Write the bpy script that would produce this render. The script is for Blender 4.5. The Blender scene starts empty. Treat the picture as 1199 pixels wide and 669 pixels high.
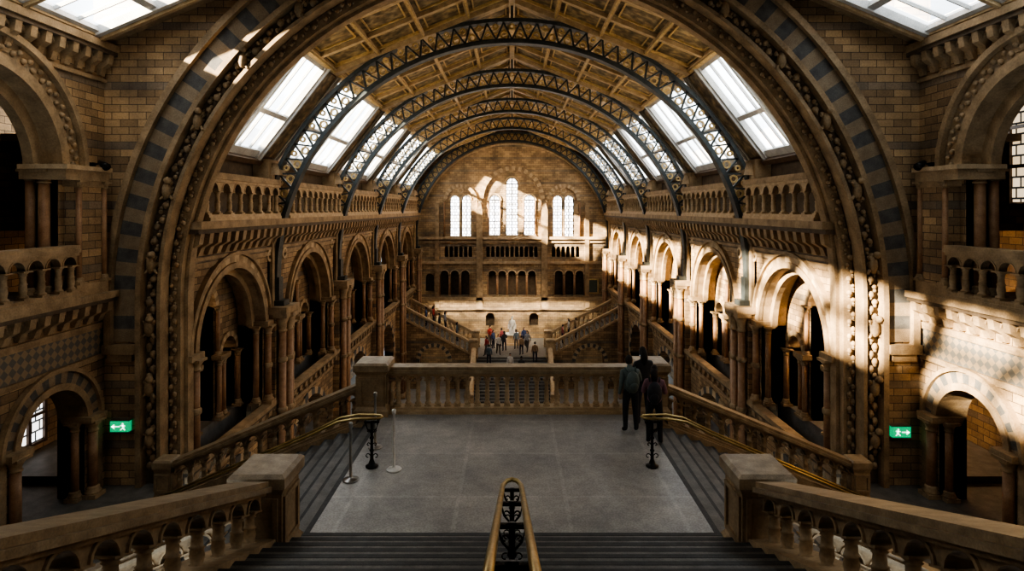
import bpy, math, random
from mathutils import Vector, Matrix
pi=math.pi
random.seed(4)
SC=bpy.context.scene
try: SC.view_settings.look='AgX - High Contrast'
except Exception as e: print(e)

# ------------------------------------------------------------------ materials
def newmat(name):
    m=bpy.data.materials.new(name); m.use_nodes=True
    nt=m.node_tree; b=nt.nodes['Principled BSDF']
    return m,nt,b
def L(nt,a,b): nt.links.new(a,b)
def N(nt,t,**k):
    n=nt.nodes.new(t)
    for a,v in k.items(): setattr(n,a,v)
    return n
def mixc(nt,fac,a,b,mode='MIX'):
    n=N(nt,'ShaderNodeMix',data_type='RGBA',blend_type=mode)
    for i,v in ((0,fac),(6,a),(7,b)):
        if hasattr(v,'node'): L(nt,v,n.inputs[i])
        elif i==0: n.inputs[0].default_value=v
        else: n.inputs[i].default_value=(*v,1)
    return n.outputs[2]
def pos(nt):
    return N(nt,'ShaderNodeNewGeometry').outputs['Position']
def noise(nt,vec,scale,detail=4):
    n=N(nt,'ShaderNodeTexNoise'); n.inputs['Scale'].default_value=scale; n.inputs['Detail'].default_value=detail
    L(nt,vec,n.inputs['Vector']); return n.outputs['Fac']
def ramp(nt,fac,stops):
    r=N(nt,'ShaderNodeValToRGB'); L(nt,fac,r.inputs[0])
    e=r.color_ramp.elements
    e[0].position=stops[0][0]; e[0].color=(*stops[0][1],1)
    e[1].position=stops[-1][0]; e[1].color=(*stops[-1][1],1)
    for p,c in stops[1:-1]:
        x=e.new(p); x.color=(*c,1)
    return r.outputs[0]
def bump(nt,b,h,strength=.4,dist=.02):
    n=N(nt,'ShaderNodeBump'); n.inputs['Strength'].default_value=strength; n.inputs['Distance'].default_value=dist
    L(nt,h,n.inputs['Height']); L(nt,n.outputs[0],b.inputs['Normal'])
def math2(nt,op,a,b):
    n=N(nt,'ShaderNodeMath',operation=op)
    for i,v in enumerate((a,b)):
        if hasattr(v,'node'): L(nt,v,n.inputs[i])
        else: n.inputs[i].default_value=v
    return n.outputs[0]
def stone(name,c1,c2,scale=3,rough=.75,metal=0,bs=.3):
    m,nt,b=newmat(name); p=pos(nt)
    f=noise(nt,p,scale,5)
    col=ramp(nt,f,[(.3,c1),(.7,c2)])
    g=noise(nt,p,scale*9,3)
    col=mixc(nt,.35,col,ramp(nt,g,[(.35,(.45,.45,.45)),(.65,(1.1,1.08,1.05))]),'MULTIPLY')
    L(nt,col,b.inputs['Base Color']); b.inputs['Roughness'].default_value=rough; b.inputs['Metallic'].default_value=metal
    bump(nt,b,g,bs,.015); return m
def brick(name,c1,c2,mort,band,bw=.46,bh=.2,bandp=1.6,bandw=.2):
    m,nt,b=newmat(name); p=pos(nt)
    s=N(nt,'ShaderNodeSeparateXYZ'); L(nt,p,s.inputs[0])
    xy=math2(nt,'ADD',s.outputs[0],s.outputs[1])
    c=N(nt,'ShaderNodeCombineXYZ'); L(nt,xy,c.inputs[0]); L(nt,s.outputs[2],c.inputs[1])
    br=N(nt,'ShaderNodeTexBrick'); L(nt,c.outputs[0],br.inputs['Vector'])
    br.inputs['Scale'].default_value=1; br.inputs['Brick Width'].default_value=bw; br.inputs['Row Height'].default_value=bh
    br.inputs['Mortar Size'].default_value=.010; br.inputs['Mortar Smooth'].default_value=.3; br.inputs['Bias'].default_value=-.1
    br.inputs['Color1'].default_value=(*c1,1); br.inputs['Color2'].default_value=(*c2,1); br.inputs['Mortar'].default_value=(*mort,1)
    col=br.outputs['Color']
    mz=math2(nt,'FLOORED_MODULO',s.outputs[2],bandp)
    isb=math2(nt,'LESS_THAN',mz,bandw)
    isb=math2(nt,'MULTIPLY',isb,.6)
    col=mixc(nt,isb,col,band)
    f=noise(nt,p,.9,6)
    col=mixc(nt,.85,col,ramp(nt,f,[(.3,(.42,.40,.38)),(.68,(1.25,1.2,1.12))]),'MULTIPLY')
    g=noise(nt,p,22,3)
    col=mixc(nt,.5,col,ramp(nt,g,[(.3,(.6,.6,.6)),(.7,(1.15,1.15,1.15))]),'MULTIPLY')
    L(nt,col,b.inputs['Base Color']); b.inputs['Roughness'].default_value=.8
    h=math2(nt,'SUBTRACT',g,br.outputs['Fac'])
    bump(nt,b,h,.5,.02); return m
M={}
M['brick']=brick('terracotta_block',(.51,.36,.21),(.24,.165,.098),(.09,.065,.043),(.16,.15,.14))
M['brickfar']=brick('terracotta_block_end',(.54,.39,.23),(.33,.235,.145),(.15,.11,.08),(.25,.215,.17),bandp=1.2,bandw=.2)
M['stone']=stone('buff_terracotta',(.24,.168,.096),(.46,.33,.198),2.5)
M['light']=stone('pale_terracotta',(.42,.305,.185),(.60,.455,.29),4)
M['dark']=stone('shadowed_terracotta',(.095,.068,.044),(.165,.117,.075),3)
M['grey']=stone('blue_grey_terracotta',(.085,.082,.078),(.15,.142,.13),4)
M['buff2']=stone('mid_terracotta',(.25,.185,.12),(.34,.26,.17),4)
M['red']=stone('red_brown_shaft',(.28,.155,.083),(.42,.255,.145),5,.5)
M['rail']=stone('polished_stone_rail',(.24,.17,.10),(.43,.325,.205),5,.42)
M['iron']=stone('painted_iron_green_grey',(.05,.060,.062),(.085,.098,.10),5,.45,.3)
M['blackiron']=stone('black_iron',(.012,.011,.01),(.03,.027,.024),8,.35,.6)
M['gold']=stone('gilding',(.50,.36,.16),(.76,.57,.29),6,.45,.3)
M['beam']=stone('gilt_wood_beam',(.38,.27,.15),(.60,.455,.275),4,.5)
M['wooddark']=stone('dark_wood',(.075,.045,.028),(.14,.085,.05),4,.5)
M['brass']=stone('polished_brass',(.36,.27,.12),(.58,.45,.22),5,.33,.9,.05)
M['white']=stone('white_painted_frame',(.44,.43,.41),(.60,.59,.56),3,.5,0,.05)
M['marble']=stone('white_marble',(.75,.73,.69),(.88,.86,.82),6,.35,0,.05)
M['steel']=stone('brushed_steel',(.4,.39,.37),(.55,.54,.52),8,.3,.9,.02)
M['step']=stone('worn_step_stone',(.125,.117,.107),(.205,.192,.175),4,.5)
M['nosing']=stone('step_nosing',(.05,.05,.05),(.08,.08,.078),8,.6)
# landing floor
def tile():
    m,nt,b=newmat('landing_mosaic'); p=pos(nt)
    br=N(nt,'ShaderNodeTexBrick'); br.offset=0
    mp=N(nt,'ShaderNodeMapping'); mp.inputs['Location'].default_value=(0.95,0.7,0); L(nt,p,mp.inputs[0]); L(nt,mp.outputs[0],br.inputs['Vector'])
    br.inputs['Scale'].default_value=1; br.inputs['Brick Width'].default_value=1.9; br.inputs['Row Height'].default_value=1.9
    br.inputs['Mortar Size'].default_value=.05; br.inputs['Mortar Smooth'].default_value=.6; br.inputs['Color1'].default_value=(.41,.385,.35,1); br.inputs['Color2'].default_value=(.37,.348,.317,1); br.inputs['Mortar'].default_value=(.45,.425,.39,1)
    g=noise(nt,p,32,3); f=noise(nt,p,1.1,6); f2=noise(nt,p,5,5)
    col=mixc(nt,.5,br.outputs['Color'],ramp(nt,g,[(.38,(.6,.6,.6)),(.62,(1.2,1.2,1.2))]),'MULTIPLY')
    col=mixc(nt,.7,col,ramp(nt,f,[(.3,(.6,.6,.62)),(.7,(1.15,1.13,1.1))]),'MULTIPLY')
    col=mixc(nt,.35,col,ramp(nt,f2,[(.35,(.65,.65,.65)),(.65,(1.15,1.15,1.15))]),'MULTIPLY')
    L(nt,col,b.inputs['Base Color']); b.inputs['Roughness'].default_value=.38; bump(nt,b,g,.05,.004); return m
M['tile']=tile()
def panel():
    m,nt,b=newmat('painted_ceiling_panel'); p=pos(nt)
    v=N(nt,'ShaderNodeTexVoronoi'); v.inputs['Scale'].default_value=2.3; L(nt,p,v.inputs['Vector'])
    f=noise(nt,p,3.5,6)
    col=ramp(nt,f,[(.32,(.09,.068,.042)),(.5,(.25,.18,.105)),(.66,(.47,.355,.21))])
    col=mixc(nt,.5,col,ramp(nt,v.outputs['Distance'],[(.1,(1.2,1.1,.8)),(.5,(.38,.42,.34))]),'MULTIPLY')
    L(nt,col,b.inputs['Base Color']); b.inputs['Roughness'].default_value=.55; return m
M['panel']=panel()
def diamond():
    m,nt,b=newmat('diamond_band'); p=pos(nt)
    s=N(nt,'ShaderNodeSeparateXYZ'); L(nt,p,s.inputs[0])
    a=math2(nt,'ADD',s.outputs[1],s.outputs[2]); c=math2(nt,'SUBTRACT',s.outputs[1],s.outputs[2])
    cb=N(nt,'ShaderNodeCombineXYZ'); L(nt,a,cb.inputs[0]); L(nt,c,cb.inputs[1])
    ck=N(nt,'ShaderNodeTexChecker'); ck.inputs['Scale'].default_value=4.6; L(nt,cb.outputs[0],ck.inputs[0])
    ck.inputs[1].default_value=(.15,.14,.125,1); ck.inputs[2].default_value=(.30,.23,.15,1)
    L(nt,ck.outputs[0],b.inputs['Base Color']); b.inputs['Roughness'].default_value=.75; return m
M['diamond']=diamond()
def glass(name,col,stren,fac,lead=False):
    m=bpy.data.materials.new(name); m.use_nodes=True; nt=m.node_tree; nt.nodes.clear()
    o=N(nt,'ShaderNodeOutputMaterial'); e=N(nt,'ShaderNodeEmission'); t=N(nt,'ShaderNodeBsdfTransparent'); x=N(nt,'ShaderNodeMixShader')
    e.inputs['Strength'].default_value=stren; x.inputs[0].default_value=fac
    p=pos(nt)
    if lead:
        s=N(nt,'ShaderNodeSeparateXYZ'); L(nt,p,s.inputs[0])
        c=N(nt,'ShaderNodeCombineXYZ'); L(nt,math2(nt,'ADD',s.outputs[0],s.outputs[1]),c.inputs[0]); L(nt,s.outputs[2],c.inputs[1])
        br=N(nt,'ShaderNodeTexBrick'); br.offset=.5; L(nt,c.outputs[0],br.inputs['Vector']); br.inputs['Scale'].default_value=1
        br.inputs['Brick Width'].default_value=.3; br.inputs['Row Height'].default_value=.3; br.inputs['Mortar Size'].default_value=.03
        br.inputs['Color1'].default_value=(*col,1); br.inputs['Color2'].default_value=(col[0]*.8,col[1]*.72,col[2]*.6,1); br.inputs['Mortar'].default_value=(.03,.03,.03,1)
        L(nt,br.outputs['Color'],e.inputs['Color'])
    else:
        f=noise(nt,p,.5,4)
        c=ramp(nt,f,[(.32,tuple(v*.45 for v in col)),(.68,col)]); L(nt,c,e.inputs['Color'])
    L(nt,t.outputs[0],x.inputs[1]); L(nt,e.outputs[0],x.inputs[2]); L(nt,x.outputs[0],o.inputs[0]); return m
M['sky']=glass('obscured_skylight_glass',(.90,.96,1.0),6.3,.5)
M['sky2']=glass('vestibule_skylight_glass',(.90,.96,1.0),4.0,.5)
M['lead']=glass('leaded_window_glass',(.95,.95,1.0),7,.95,True)
M['lead2']=glass('stained_window_glass',(1,.8,.55),1.1,.95,True)
M['lead3']=glass('aisle_window_glass',(.9,.93,1),2.6,.95,True)
def emis(name,c,s):
    m,nt,b=newmat(name); b.inputs['Base Color'].default_value=(*c,1); b.inputs['Emission Color'].default_value=(*c,1); b.inputs['Emission Strength'].default_value=s; return m
M['green']=emis('exit_green',(.0,.55,.22),.7); M['signwhite']=emis('exit_white',(.9,1,.95),1.5)
def flat(name,c,r=.7):
    m,nt,b=newmat(name); f=noise(nt,pos(nt),14,3)
    L(nt,ramp(nt,f,[(.3,tuple(v*.75 for v in c)),(.7,c)]),b.inputs['Base Color']); b.inputs['Roughness'].default_value=r; return m
_fc={}
def FC(c):
    c=tuple(round(v,3) for v in c)
    if c not in _fc: _fc[c]=flat('cloth_%d'%len(_fc),c)
    return _fc[c]

# ------------------------------------------------------------------ mesh builder
class MB:
    def __init__(s):
        s.v=[];s.f=[];s.m=[];s.sm=[];s.mats=[]
        s.F=lambda u,d,z:(u,d,z)
    def mi(s,m):
        if isinstance(m,str): m=M[m]
        if m not in s.mats: s.mats.append(m)
        return s.mats.index(m)
    def add(s,pts,faces,mat,smooth=False):
        o=len(s.v); s.v.extend(s.F(*p) for p in pts); k=s.mi(mat)
        for f in faces:
            s.f.append(tuple(o+i for i in f)); s.m.append(k); s.sm.append(smooth)
    def box(s,u0,u1,d0,d1,z0,z1,mat):
        p=[(u,d,z) for u in (u0,u1) for d in (d0,d1) for z in (z0,z1)]
        s.add(p,[(0,1,3,2),(4,6,7,5),(0,4,5,1),(2,3,7,6),(0,2,6,4),(1,5,7,3)],mat)
    def frus(s,u,d,z0,z1,a,b,mat):   # square frustum half-sizes a->b
        p=[(u+i*a,d+j*a,z0) for i,j in ((-1,-1),(1,-1),(1,1),(-1,1))]+[(u+i*b,d+j*b,z1) for i,j in ((-1,-1),(1,-1),(1,1),(-1,1))]
        s.add(p,[(0,3,2,1),(4,5,6,7)]+[(i,(i+1)%4,4+(i+1)%4,4+i) for i in range(4)],mat)
    def lathe(s,u,d,prof,mat,n=10,smooth=True):
        p=[];f=[]
        for r,z in prof:
            for i in range(n):
                a=2*pi*i/n; p.append((u+r*math.cos(a),d+r*math.sin(a),z))
        for j in range(len(prof)-1):
            for i in range(n):
                k=(i+1)%n; f.append((j*n+i,j*n+k,(j+1)*n+k,(j+1)*n+i))
        f.append(tuple(reversed(range(n)))); f.append(tuple(range((len(prof)-1)*n,len(prof)*n)))
        s.add(p,f,mat,smooth)
    def blob(s,u,d,z,r,mat,sx=1,sy=1,sz=1,n=7,m=4):
        prof=[(max(.001,r*math.sin(pi*i/m)),z-r*sz*math.cos(pi*i/m)) for i in range(m+1)]
        p=[];f=[]
        for rr,zz in prof:
            for i in range(n):
                a=2*pi*i/n; p.append((u+rr*sx*math.cos(a),d+rr*sy*math.sin(a),zz))
        for j in range(m):
            for i in range(n):
                k=(i+1)%n; f.append((j*n+i,j*n+k,(j+1)*n+k,(j+1)*n+i))
        s.add(p,f,mat,True)
    def ring(s,c,zc,r0,r1,d0,d1,n,mats,a0=0,a1=pi,gap=0):
        if not isinstance(mats,(list,tuple)): mats=[mats]
        for i in range(n):
            A=a0+(a1-a0)*i/n; B=a0+(a1-a0)*(i+1)/n
            p=[(c+r*math.cos(t),d,zc+r*math.sin(t)) for t in (A,B) for r in (r0,r1) for d in (d0,d1)]
            f=[(0,2,6,4),(1,5,7,3),(0,4,5,1),(2,3,7,6)]
            if i==0 or len(mats)>1: f.append((0,1,3,2))
            if i==n-1 or len(mats)>1: f.append((4,6,7,5))
            s.add(p,f,mats[i%len(mats)])
    def arcade(s,u0,u1,z0,top,ops,d0,d1,mat,mat_in=None,n=12):
        T=top if callable(top) else (lambda u:top)
        mat_in=mat_in or mat
        def strip(a,b,za,zb,fn=None):
            k=max(1,int(abs(b-a)/.5)) if callable(top) else 1
            for i in range(k):
                p=a+(b-a)*i/k; q=a+(b-a)*(i+1)/k
                s.quadbox(p,q,za,zb,T(p),T(q),d0,d1,mat)
        cur=u0
        for c,h,sill,spr in sorted(ops):
            a,b=c-h,c+h
            if a-cur>1e-4: strip(cur,a,z0,z0)
            if sill>z0+1e-4: s.box(a,b,d0,d1,z0,sill,mat)
            s.add([(a,d0,sill),(a,d1,sill),(a,d1,spr),(a,d0,spr)],[(0,1,2,3)],mat_in)
            s.add([(b,d0,sill),(b,d1,sill),(b,d1,spr),(b,d0,spr)],[(0,1,2,3)],mat_in)
            for i in range(n):
                A=pi-pi*i/n;B=pi-pi*(i+1)/n
                p=c+h*math.cos(A);q=c+h*math.cos(B);zp=spr+h*math.sin(A);zq=spr+h*math.sin(B)
                s.add([(p,d0,zp),(q,d0,zq),(q,d0,T(q)),(p,d0,T(p)),(p,d1,zp),(q,d1,zq),(q,d1,T(q)),(p,d1,T(p))],
                      [(0,1,2,3),(4,7,6,5),(3,2,6,7)],mat)
                s.add([(p,d0,zp),(q,d0,zq),(q,d1,zq),(p,d1,zp)],[(0,1,2,3)],mat_in)
            cur=b
        if u1-cur>1e-4: strip(cur,u1,z0,z0)
    def quadbox(s,a,b,za,zb,ta,tb,d0,d1,mat):
        s.add([(a,d0,za),(b,d0,zb),(b,d0,tb),(a,d0,ta),(a,d1,za),(b,d1,zb),(b,d1,tb),(a,d1,ta)],
              [(0,1,2,3),(4,7,6,5),(3,2,6,7),(0,4,5,1),(0,3,7,4),(1,5,6,2)],mat)
    def tube(s,pts,r,mat,n=8):
        rs=r if isinstance(r,(list,tuple)) else [r]*len(pts)
        P=[Vector(p) for p in pts]; p=[];f=[]
        for i,q in enumerate(P):
            t=(P[min(i+1,len(P)-1)]-P[max(i-1,0)]).normalized()
            ref=Vector((0,0,1)) if abs(t.z)<.9 else Vector((1,0,0))
            a=t.cross(ref).normalized(); b=a.cross(t)
            for k in range(n):
                w=2*pi*k/n; p.append(tuple(q+(a*math.cos(w)+b*math.sin(w))*rs[i]))
        for j in range(len(P)-1):
            for i in range(n):
                k=(i+1)%n; f.append((j*n+i,j*n+k,(j+1)*n+k,(j+1)*n+i))
        f.append(tuple(reversed(range(n)))); f.append(tuple(range((len(P)-1)*n,len(P)*n)))
        s.add(p,f,mat,True)
    def beam(s,p,q,w,mat,d0,d1):   # in plane (u,z) with depth d0..d1
        p=Vector(p);q=Vector(q);t=(q-p).normalized();nn=Vector((-t.y,t.x))*w/2
        c=[p+nn,p-nn,q-nn,q+nn]
        s.add([(v.x,d0,v.y) for v in c]+[(v.x,d1,v.y) for v in c],[(0,1,2,3),(4,7,6,5),(0,4,5,1),(1,5,6,2),(2,6,7,3),(3,7,4,0)],mat)
    def column(s,u,d,z0,z1,r,mat,cap='stone',n=10,ch=None,bandz=()):
        ch=ch or r*2.6
        s.box(u-r*1.7,u+r*1.7,d-r*1.7,d+r*1.7,z0,z0+r*.9,cap)
        s.lathe(u,d,[(r*1.6,z0+r*.9),(r*1.65,z0+r*1.3),(r*1.2,z0+r*1.7),(r*1.4,z0+r*2.1),(r,z0+r*2.5)],cap,n)
        s.lathe(u,d,[(r,z0+r*2.5),(r*.95,z1-ch)],mat,n)
        s.lathe(u,d,[(r*1.15,z1-ch),(r*1.2,z1-ch*.9),(r*.98,z1-ch*.85),(r*1.15,z1-ch*.55),(r*1.7,z1-ch*.22)],cap,n)
        s.box(u-r*1.8,u+r*1.8,d-r*1.8,d+r*1.8,z1-ch*.22,z1,cap)
        for z in bandz: s.lathe(u,d,[(r*1.0,z-.1),(r*1.3,z-.06),(r*1.3,z+.06),(r*1.0,z+.1)],cap,n)
    def bracket(s,u,w,dout,z0,z1,mat,d0=0):
        pr=[(d0,z0),(d0-dout*.25,z0),(d0-dout*.45,z0+(z1-z0)*.35),(d0-dout*.9,z0+(z1-z0)*.55),(d0-dout,z1),(d0,z1)]
        k=len(pr); p=[(u-w/2,a,b) for a,b in pr]+[(u+w/2,a,b) for a,b in pr]
        s.add(p,[tuple(range(k)),tuple(range(2*k-1,k-1,-1))]+[(i,(i+1)%k,k+(i+1)%k,k+i) for i in range(k)],mat)
    def cornice(s,u0,u1,z0,z1,dout,sp,mat='stone'):
        h=z1-z0
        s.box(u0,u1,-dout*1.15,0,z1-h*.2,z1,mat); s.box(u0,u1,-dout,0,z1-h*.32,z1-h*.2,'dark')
        s.box(u0,u1,-dout*.18,0,z0-.08,z0+.02,mat)
        n=max(1,int((u1-u0)/sp)); q=(u1-u0)/n
        for i in range(n):
            c=u0+q*(i+.5); s.bracket(c,q*.42,dout*.95,z0+h*.08,z1-h*.32,mat)
            if i<n-1: s.ring(c+q/2,z1-h*.32-q*.42,q*.26,q*.42,-dout*.55,0,5,mat)
    def build(s,name,parent=None,loc=None):
        me=bpy.data.meshes.new(name); me.from_pydata(s.v,[],s.f)
        for m in s.mats: me.materials.append(m)
        me.polygons.foreach_set('material_index',s.m); me.polygons.foreach_set('use_smooth',s.sm); me.update()
        o=bpy.data.objects.new(name,me); SC.collection.objects.link(o)
        if parent: o.parent=parent
        if loc: o.location=loc
        return o
def FX(side,X): return lambda u,d,z:(side*(X+d),u,z)
def FY(Y): return lambda u,d,z:(u,Y+d,z)
def FL(p0,p1):
    dx,dy=p1[0]-p0[0],p1[1]-p0[1]; Ln=math.hypot(dx,dy); dx/=Ln;dy/=Ln; sl=(p1[2]-p0[2])/Ln
    return (lambda u,d,z:(p0[0]+dx*u-dy*d,p0[1]+dy*u+dx*d,p0[2]+z+sl*u)),Ln
def FS(side,A,B):
    Ln=math.hypot(B[0]-A[0],B[1]-A[1]); tx=(B[0]-A[0])/Ln; tz=(B[1]-A[1])/Ln
    return (lambda u,n,t:(side*(A[0]+tx*t+tz*n),u,A[1]+tz*t-tx*n)),Ln

def balustrade(mb,p0,p1,h,sp,mat='rail',w=.17,n=10,sub='stone',rf=.17):
    mb.F,Ln=FL(p0,p1); k=max(2,round(Ln/sp)); q=Ln/k
    mb.box(0,Ln,-w*1.1,w*1.1,0,.07*h,sub); mb.box(0,Ln,-w*.85,w*.85,.07*h,.13*h,sub)
    half=q*.5-.05*q-.02; ah=min(half,.17*h); spr=.79*h-ah*1.02
    half=min(half,ah/1.0) if half>ah else half
    mb.arcade(0,Ln,spr,.8*h,[(q*(i+.5),half,spr,spr) for i in range(k)],-w*.5,w*.5,sub,n=8)
    for i in range(k): mb.ring(q*(i+.5),spr,half,half+.03,-w*.62,w*.62,8,sub)
    mb.box(0,Ln,-w*.85,w*.85,.8*h,.86*h,sub); mb.box(0,Ln,-w*1.2,w*1.2,.86*h,.93*h,mat); mb.box(0,Ln,-w*1.0,w*1.0,.93*h,h,mat)
    r=min(.085,q*rf)
    zb=.13*h
    for i in range(k+1):
        u=min(max(q*i,r*1.2),Ln-r*1.2); H=spr-zb
        mb.box(u-r*1.3,u+r*1.3,-r*1.3,r*1.3,zb,zb+.07*H,sub)
        mb.lathe(u,0,[(r*1.25,zb+.07*H),(r*1.3,zb+.12*H),(r*.8,zb+.17*H),(r*1.0,zb+.35*H),(r*.85,zb+.5*H),(r*1.1,zb+.54*H),(r*.8,zb+.58*H),(r*.75,zb+.8*H),(r*1.0,zb+.84*H),(r*.8,zb+.87*H),(r*1.35,zb+.95*H)],sub,n)
        mb.box(u-r*1.45,u+r*1.45,-r*1.45,r*1.45,zb+.95*H,zb+H,sub)
def pedestal(mb,x,y,z,w,h,mat='stone'):
    mb.F=lambda u,d,zz:(x+u,y+d,z+zz); a=w/2
    mb.frus(0,0,0,.14,a*1.18,a*1.18,mat); mb.frus(0,0,.14,.24,a*1.18,a,mat)
    mb.frus(0,0,.24,h-.3,a,a,mat)
    for sx,sy in ((0,-1),(0,1),(1,0),(-1,0)):  # framed panels on the faces
        for k in (-1,1):
            if sx==0:
                mb.box(k*a*.75-a*.1,k*a*.75+a*.1,sy*a,sy*(a+.035),.3,h-.35,mat)
            else: mb.box(sx*a,sx*(a+.035),k*a*.75-a*.1,k*a*.75+a*.1,.3,h-.35,mat)
        for zz in (.3,h-.42):
            if sx==0: mb.box(-a*.65,a*.65,sy*a,sy*(a+.03),zz,zz+.07,mat)
            else: mb.box(sx*a,sx*(a+.03),-a*.65,a*.65,zz,zz+.07,mat)
    mb.frus(0,0,h-.3,h-.2,a,a*1.15,mat); mb.frus(0,0,h-.2,h-.05,a*1.2,a*1.2,'rail'); mb.frus(0,0,h-.05,h,a*1.2,a*1.05,'rail')

# ------------------------------------------------------------------ constants
W=9.2; YA=16.0; YE=57.5; VX=10.9; ZL=-5.15; ZG=-7.4; ZF=-15.0
SA=(9.6,1.9); SB=(6.9,5.4); RZ=8.2
RIBS=[23.1+8.25*i for i in range(5)]   # 23.1 .. 56.1
bays=[(16.9,22.5)]+[(RIBS[i]+.6,RIBS[i+1]-.6) for i in range(4)]

# ------------------------------------------------------------------ side walls of the nave
for s,nm in ((-1,'left'),(1,'right')):
    mb=MB(); mb.F=FX(s,W)
    for (a,b) in bays:
        c=(a+b)/2; R=min(2.6,(b-a)/2-.45); a2,b2=a-.6 if a>17 else a-.3,b+.6
        mb.arcade(a2,b2,ZF,-8.0,[(c,R,ZF,-8.5-R)],0,.7,'brick')
        mb.ring(c,-8.5-R,R,R+.3,-.08,0,20,['light','grey'])
        spr=-1.95-R
        mb.arcade(a2,b2,-7.2,-.4,[(c,R,-7.2,spr)],0,.9,'brick','stone',n=20)
        mb.ring(c,spr,R,R+.2,-.12,.05,20,'stone'); mb.ring(c,spr,R+.2,R+.45,-.06,.0,26,['light','stone']); mb.ring(c,spr,R+.45,R+.55,-.16,0,20,'stone')
        mb.ring(c,spr,R-.22,R-.0,.3,.5,20,'stone')
        for k in (-1,1):
            mb.column(c+k*(R+.2),-.12,-7.2,spr,.13,'red',bandz=(-5.8,)); mb.column(c+k*(R-.05),.22,-7.2,spr,.11,'red')
            mb.box(c+k*(R+.45)-.12,c+k*(R+.45)+.12,-.1,0,-7.2,spr,'stone')
            mb.box(min(c+k*(R-.1),c+k*(R+.6)),max(c+k*(R-.1),c+k*(R+.6)),-.24,.4,spr-.02,spr+.16,'stone')
        # recessed screen
        o=R*.69
        mb.arcade(c-R-.1,c+R+.1,-7.2,-1.5,[(c,.62,-7.2,-3.3),(c-o,.52,-7.2,-5.05),(c+o,.52,-7.2,-5.05)],.95,1.4,'brick','stone')
        mb.ring(c,-3.3,.62,.84,.86,.95,14,['light','stone'])
        for k in (-1,1):
            mb.ring(c+k*o,-5.05,.52,.70,.87,.95,12,['light','stone'])
            for uu in (.78,1.08): mb.column(c+k*uu,.84,-7.2,-5.1,.1,'red')
            mb.column(c+k*.72,.86,-5.05,-3.3,.08,'red')
            mb.box(c+k*.93-.36,c+k*.93+.36,.66,1.0,-5.12,-4.98,'stone')
            mb.column(c+k*(o+.62),.86,-7.2,-5.1,.1,'red')
        # spandrel roundels
        for k in (-1,1):
            mb.ring(c+k*(R+.55),-1.75,.14,.24,-.06,0,12,'light',0,2*pi)
        # floor band
        mb.cornice(a2,b2,-8.0,-7.2,.3,.6)
        # upper corbelled cornice
        mb.cornice(a2,b2,-1.45,-.35,.5,.52)
        mb.box(a2,b2,-.05,.0,-1.75,-1.6,'stone')
        # attic wall behind gallery
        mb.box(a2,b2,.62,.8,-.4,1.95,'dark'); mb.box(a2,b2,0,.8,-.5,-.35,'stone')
    for Y in RIBS:
        mb.box(Y-.62,Y+.62,-.3,0,ZF,-3.9,'brick'); mb.box(Y-.7,Y+.7,-.75,0,-3.95,-3.7,'stone')
        for du in (-.4,0,.4):
            mb.column(Y+du,-.48-(0.1 if du==0 else 0),ZF,-3.95,.15,'red',bandz=(-7.6,-11.5,-5.7),ch=.7)
        mb.box(Y-.42,Y+.42,-.12,.05,-3.7,1.3,'stone'); mb.frus(Y,-.02,1.3,1.75,.36,.2,'stone')
        mb.box(Y-.62,Y+.62,0,.8,ZF,-.4,'brick')
        mb.box(Y-.5,Y+.5,.0,.6,-.4,1.9,'stone')
    mb.build('wall_'+nm)
    # gallery balustrade
    mb=MB()
    for (a,b) in bays:
        a3=max(a-.15,17.3);b3=b+.15
        balustrade(mb,(s*(W-.3),a3,-.35),(s*(W-.3),b3,-.35),1.45,.72,'stone',.16,8,'light')
    mb.build('gallery_balustrade')
    # aisle floors / backs
    mb=MB(); mb.F=FX(s,0)
    mb.box(-6,58,14.2,14.5,ZF,4.5,'brick'); mb.box(16.1,58,W+.9,14.2,-8.0,-7.2,'step'); mb.box(16.6,58,W+.7,14.2,1.9,2.1,'dark')
    mb.box(16.6,58,W+.7,14.2,-.6,-.4,'dark'); mb.box(-6,16.6,VX,14.2,4.2,4.4,'dark'); mb.box(-6,16.6,VX+.5,14.2,-2.7,-2.3,'dark')
    mb.box(-6.3,-6,0,14.5,ZF,9.5,'brick')
    # ribs across the aisle and door surrounds on the back wall
    for Y in RIBS: mb.box(Y-.3,Y+.3,W+.8,14.2,-2.2,-.6,'dark'); mb.box(Y-.4,Y+.4,13.6,14.2,-7.2,-.6,'brick')
    mb.build('wall_aisle_'+nm)

# windows on the aisle back walls
mb=MB(); mb.F=FX(1,14.2)
mb.box(15.8,16.9,-.06,-.02,.2,3.3,'lead2')
for u in (15.75,16.35,16.95): mb.box(u-.05,u+.05,-.14,0,.1,3.4,'wooddark')
for z in (.1,1.2,2.3,3.35): mb.box(15.7,17.0,-.13,0,z-.05,z+.05,'wooddark')
mb.build('window_1')
mb=MB(); mb.F=FX(-1,14.2)
mb.box(16.9,18.0,-.06,-.02,-6.9,-5.3,'lead3'); mb.ring(17.45,-5.3,.0,.55,-.06,-.02,10,'lead3')
for u in (16.85,17.45,18.05): mb.box(u-.05,u+.05,-.14,0,-7,-5.3,'wooddark')
mb.ring(17.45,-5.3,.52,.66,-.14,0,12,'stone')
for z in (-6.95,-6.1,-5.3): mb.box(16.8,18.1,-.13,0,z-.04,z+.04,'wooddark')
mb.build('window_2')

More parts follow.
